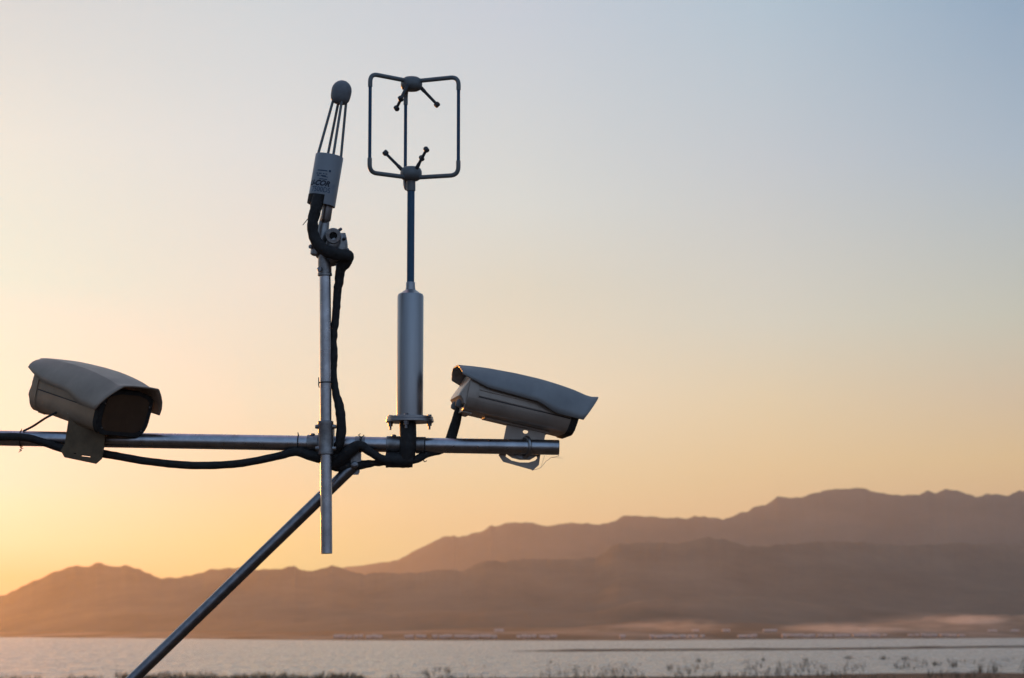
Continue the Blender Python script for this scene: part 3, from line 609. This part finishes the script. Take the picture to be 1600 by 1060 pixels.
def tie(px, py, r, axis, label, tail, Y=YA, sq=1.0):
    """strap: a thin torus around a pipe, with a tail"""
    c = U(px, py, Y); axis = Vector(axis).normalized(); u = axis.orthogonal().normalized(); w = axis.cross(u); bm = bmesh.new()
    pts = [c+(u*cos(2*pi*k/28)+w*sin(2*pi*k/28))*r for k in range(29)]; tube(bm, pts, .0012, 8, caps=False)
    for tl in tail: tube(bm, [U(a, b_, Y+dy) for a, b_, dy in tl], .0011, 8)
    o = obj('cable_tie', bm, M_black, at=c); tag(o, label, 'cable tie'); return o
tie(466, 693, 13.2*S, ax, 'thin black tie round the pipe just left of the pole', [[(466, 680, -.004), (465.5, 676, -.004)]])
tie(664, 697.5, 14*S, ax, 'thin black tie round the pipe right of the tape bundle', [[(659, 717, -.008), (664, 722, -.008), (667, 720, -.008)]])
tie(509, 598, 10*S, pa, 'thin black tie round the pole halfway up', [[(500, 598, -.01), (497.5, 600, -.01), (499, 606, -.01)], [(498, 590, -.01), (498, 604, -.01)]], YP)
tie(563, 695, 12.5*S, ax, 'black tie with curled tails holding the cable hump', [[(563, 691, -.022), (565, 684, -.02), (560, 680, -.018), (563, 678, -.016)], [(565, 684, -.02), (569, 680, -.018)]])
bm = bmesh.new(); c = on_arm(33)
pts = [c+Vector((0, cos(2*pi*k/24), sin(2*pi*k/24)))*(rA+.001) for k in range(25)]; tube(bm, pts, .001, 8, caps=False)
z0_ = U(33, 698, YA-.01)
tube(bm, [z0_+Vector((.0018*sin(k*2.1), .0018*cos(k*2.1), -.0013*k)) for k in range(9)], .0008, 6)
for k, (dx, dz) in enumerate(((-.006, .004), (.006, .003), (-.004, -.008), (.005, -.004), (-.005, -.013))): tube(bm, [z0_+Vector((0, 0, -.004+dz*.3)), z0_+Vector((dx, -.001, dz))], .0007, 6)
tube(bm, [c+Vector((0, 0, rA)), c+Vector((.001, 0, rA+.005))], .0009, 6)
o = obj('binding_wire', bm, M_black, at=c); tag(o, 'twisted binding wire round the pipe at the far left', 'wire')

# ------------------------------------------------------------------ camera housings
def cam_unit(name, label, ref_local, ref_world, yaw, pitch, brk, BH=1.0, M_shield=M_shield, M_body=M_body):
    """local units: photograph pixels at the rig; x forward, y left of forward, z up"""
    Rm = Matrix.Rotation(yaw, 4, 'Z') @ Matrix.Rotation(pitch, 4, 'Y')
    loc = Vector(ref_world) - Rm.to_3x3() @ (Vector(ref_local)*S)
    e = empty(name, loc, label, 'security camera', 'camera housings on the pipe', rot=Rm.to_euler())
    V = lambda u, w, v: Vector((u, w, -v))*S
    # sunshield
    VT = [(0, 0), (24, -3.2), (48, -5.6), (90, -7.6), (130, -7.8), (160, -6), (185, -3.3), (205, .3), (214, .8), (226, -1.5)]
    VBt = [(0, 13), (4, 13.5), (22, 19), (48, 26), (90, 28), (128, 29.5), (140, 33), (152, 38), (164, 41), (204, 41), (219, 41)]
    WS = [(0, .80), (24, .86), (90, .94), (164, 1), (219, 1)]
    bm = bmesh.new(); rows_ = []
    for u in (0, 6, 24, 48, 70, 90, 110, 128, 140, 152, 164, 185, 198, 205, 214, 226):
        vt = interp(VT, u); vb = interp(VBt, u); k = interp(WS, u); H_ = vb-vt
        half = [(0, vt-1.4), (18, vt-1.2), (32.5, vt-.2), (35, vt+1.4), (45, vt+H_*.26), (53.5, vt+H_*.5), (59.5, vt+H_*.76), (62, vb)]
        sl_ = (max(0, (u-185)/41))*22
        row = []
        for s_ in ([(-a, b_) for a, b_ in half[::-1]] + half[1:]):
            f = max(0, (s_[1]-vt)/max(H_, 1)); rs = 2+ (0 if u > 0 else 4*(abs(s_[0])/62)-0)
            row.append(bm.verts.new(V(u - sl_*f + (rs*f if u == 0 else 0), s_[0]*k, s_[1])))
        rows_.append(row)
    for a, b_ in zip(rows_, rows_[1:]):
        for i in range(len(a)-1): bm.faces.new((a[i], a[i+1], b_[i+1], b_[i]))
    sh = obj('sunshield', bm, M_shield, e, sharp=28)
    md = sh.modifiers.new('thickness', 'SOLIDIFY'); md.thickness = 2.2*S; md.offset = -1
    for uu, ww in ((172, -33.5), (172, 33.5)):
        bm = bmesh.new(); lathe(bm, V(uu, ww, -4.0), (0, ww/60, 1), [(0, 2.4*S), (1.2*S, 2.2*S)], 12); obj('screw', bm, M_hole, sh)
    bm = bmesh.new(); box(bm, V(105, 8, -9.3), 40*S, 12*S, 2.2*S); obj('top_slot_cover', bm, M_dgrey, sh)
    # body
    hs_ = [(20, 9), (40, 14), (47, 20), (48.5, 34), (48.5, 50*BH), (47.8, 57*BH), (45.6, 63*BH), (42, 68*BH), (37, 71.6*BH), (30, 73*BH)]
    sec = [(-w, v) for w, v in hs_]+[(w, v) for w, v in hs_[::-1]]
    def loft(st):
        bm = bmesh.new(); rs = []
        for u, k, sh_ in st: rs.append([bm.verts.new(V(u-(v-40)*sh_, w*k, 41+(v-41)*k)) for w, v in sec])
        n_ = len(sec)
        for a, b_ in zip(rs, rs[1:]):
            for i in range(n_): bm.faces.new((a[i], a[(i+1) % n_], b_[(i+1) % n_], b_[i]))
        bm.faces.new(rs[0][::-1]); bm.faces.new(rs[-1]); return bm
    bd = obj('housing', loft([(26, 1, 0), (188, 1, .05)]), M_body, e, sharp=30)
    bm = bmesh.new(); sp = [(26, 13), (21, 13), (18, 22), (9, 46), (8, 52), (13, 57), (17, 64), (26, 66)]; rs = []
    for w, k in ((-46, .82), (-43, .94), (-36, 1), (36, 1), (43, .94), (46, .82)): rs.append([bm.verts.new(V(26+(u-26)*k, w, 40+(v*BH-40)*(.97+.03*k))) for u, v in sp])
    for a, b_ in zip(rs, rs[1:]):
        for i in range(8): bm.faces.new((a[i], a[(i+1) % 8], b_[(i+1) % 8], b_[i]))
    bm.faces.new(rs[0][::-1]); bm.faces.new(rs[-1])
    rc = obj('rear_cap', bm, M_body, e, sharp=30)
    obj('rear_collar', loft([(20, .98, 0), (20.5, 1.035, 0), (35, 1.035, 0), (35.5, .98, 0)]), M_body, e, sharp=30)
    fr = obj('front_bezel', loft([(187.5, 1.01, .08), (189, 1.045, .08), (198, 1.045, .10), (199, 1.02, .10)]), M_black, e, sharp=30)
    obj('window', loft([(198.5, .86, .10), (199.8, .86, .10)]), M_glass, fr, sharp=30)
    for w, v in ((-43, 30), (43, 30), (-38, 64*BH), (38, 64*BH)):
        bm = bmesh.new(); lathe(bm, V(199-(v-40)*.1, w, v), (1, 0, 0), [(0, 1.7*S), (1.5*S, 1.5*S)], 8); obj('screw', bm, M_alu, fr)
    for sgn in (-1, 1):
        bm = bmesh.new()
        for v, th in ((39.5, 1.6), (30.5, 1.4)):
            box(bm, V(112, sgn*49.3, v), 148*S, 2.4*S, th*S)
        obj('side_rail', bm, M_body, bd, sharp=30)
        bm = bmesh.new(); box(bm, V(112, sgn*49.0, 42.0), 148*S, 1.4*S, 1.4*S); obj('seam', bm, M_dgrey, bd)
    # rear glands
    for k_, (w, v) in enumerate(((-24, 62), (20, 62))):
        bm = bmesh.new(); lathe(bm, V(17, w, v*BH-6), (-.3, 0, -1), [(0, 5.5*S), (4*S, 5.5*S), (4.5*S, 6.4*S), (10*S, 6*S), (13*S, 4.4*S)], 16); obj('cable_gland', bm, M_grey, rc)
    bm = bmesh.new(); box(bm, V(28, 0, 73*BH+2.2), 16*S, 56*S, 2.4*S); obj('base_lip', bm, M_body, rc)
    bm = bmesh.new(); box(bm, V(112, 0, 73*BH+1.8), 105*S, 30*S, 3*S); obj('mount_rail', bm, M_body, bd)
    # bracket
    Ri = Rm.to_3x3().inverted()
    brk(e, loc, Ri)
    return e
def add_local(name, bm, m, parent, loc, Ri, sharp=35):
    for v in bm.verts: v.co = Ri @ (v.co-loc)
    o = obj(name, bm, m, None, at=None, sharp=sharp); o.parent = parent; return o
def brk_right(e, loc, Ri):
    Yb = YA+rA+.004; o0 = U(820, 698, Yb); P = lambda x, y: ((x-820)*S, (698-y)*S)
    out = [P(793, 656), P(853, 675), P(850, 690), P(845, 706), P(842, 727), P(833, 735), P(786, 722), P(779, 712), P(786, 690)]
    hole = [P(821+4.2*cos(a), 675+3*sin(a)) for a in [2*pi*k/12 for k in range(12)]]
    slot = [P(791, 710), P(800, 716), P(812, 719), P(828, 719), P(838, 713), P(839.5, 716), P(836, 720), P(826, 723), P(812, 723), P(799, 720), P(790, 714)]
    ang = radians(4)
    bp_ = add_local('mount_plate', plate(out, [hole, slot], o0, (cos(ang), sin(ang), 0), (0, 0, 1), .003), M_body, e, loc, Ri)
    sd2 = [P(799, 706), P(804, 712.5), P(811, 716.5), P(819, 718.5), P(828, 717.5), P(829, 706)]
    add_local('saddle', plate(sd2, [], U(820, 698, Yb-.004), (cos(ang), sin(ang), 0), (0, 0, 1), .004), M_cast, e, loc, Ri)
    bm = bmesh.new(); c = on_arm(822); r = rA+.0042
    pts = [c+Vector((.013*sin(k/18*pi)-.004, 0, 0))+Vector((0, -cos(a), sin(a)))*r for k, a in [(k, radians(-118+236*k/18)) for k in range(19)]]
    pts = [Vector((pts[0].x, Yb+.012, pts[0].z))]+pts+[Vector((pts[-1].x, Yb+.012, pts[-1].z))]
    tube(bm, pts, .0042, 12); add_local('u_bolt', bm, M_alu, e, loc, Ri)
    bm = bmesh.new(); a_ = U(793, 657, Yb); b_ = U(853, 676, Yb); tube(bm, [a_, b_], .0028, 8)
    box(bm, (a_+b_)/2+Vector((0, .02, .003)), 62*S, .05, .003, Matrix.Rotation(radians(17.5), 3, 'Y')); add_local('mount_flange', bm, M_body, e, loc, Ri)
def brk_left(e, loc, Ri):
    Yb = YA-.041; o0 = U(130, 690, Yb); P = lambda x, y: ((x-130)*S, (690-y)*S)
    out = [P(107, 650), P(166, 668), P(163, 700), P(160, 717), P(151, 725), P(101, 714.5), P(95, 704), P(101, 694), P(103, 680)]
    s1 = [P(115.5, 708), P(119.5, 708), P(119.5, 709.6), P(115.5, 709)]; s2 = [P(128, 710.5), P(142, 712.5), P(142, 714.5), P(128, 712.8)]
    ang = radians(-6)
    add_local('mount_plate', plate(out, [s1, s2], o0, (cos(ang), sin(ang), 0), (0, 0, 1), .004), M_plate_flare, e, loc, Ri)
    bm = bmesh.new(); box(bm, U(130, 690, YA+.002), 46*S, .04, 34*S); add_local('clamp_block', bm, M_cast, e, loc, Ri)
    bm = bmesh.new(); box(bm, U(134, 655, YA-.008), 50*S, .07, .004, Matrix.Rotation(radians(17), 3, 'Y')); add_local('mount_flange', bm, M_body, e, loc, Ri)
camR = cam_unit('security_camera', 'grey camera housing at the right pipe end, seen side on', (104, -58, -26), U(817.3, 619, YA+.02-.075), radians(11), radians(12.3), brk_right, .885)
camL = cam_unit('security_camera', 'grey camera housing at far left, tinted brown to stand in for lens flare, its dark front turned this way', (204, -62, -41), U(149, 641, YA-.14), radians(-42), radians(15.5), brk_left, 1.07, M_shield_flare, M_body_flare)

# spider silk under the right end of the pipe
bm = bmesh.new()
P = [U(832, 735, YA+.01), U(845, 731, YA), U(853, 721, YA), U(861, 715, YA), U(873, 712.5, YA-.004)]
for a, b_ in zip(P, P[1:]): tube(bm, [a, (a+b_)/2+Vector((0, 0, -.0008)), b_], .0005, 5)
tube(bm, [P[3], U(880, 716, YA)], .0003, 5); tube(bm, [P[1], U(851, 712, YA)], .0003, 5)
lathe(bm, P[-1], (1, 0, 0), [(-.001, .0006), (0, .0012), (.001, .0006)], 8); lathe(bm, P[0], (1, 0, 0), [(-.001, .0006), (0, .001), (.001, .0006)], 8)
o = obj('cobweb', bm, M_web, at=P[0]); tag(o, 'thin cobweb thread hanging between bracket and right pipe end', 'cobweb')

# ------------------------------------------------------------------ haze
bm = bmesh.new(); box(bm, (0, 0, 333.5), 25600, 25600, 675)
hz = obj('haze', bm, None or bpy.data.materials.new('haze_air')); hz['kind'] = 'stuff'; hz['label'] = 'warm evening haze filling the air over the lake'
hm = hz.data.materials[0]; hm.use_nodes = True; t = hm.node_tree; t.nodes.clear()
pv = t.nodes.new('ShaderNodeVolumePrincipled'); pv.inputs['Color'].default_value = (.97, .97, .98, 1); pv.inputs['Density'].default_value = 4.6e-5; pv.inputs['Anisotropy'].default_value = .76
mo = t.nodes.new('ShaderNodeOutputMaterial'); t.links.new(pv.outputs[0], mo.inputs['Volume'])
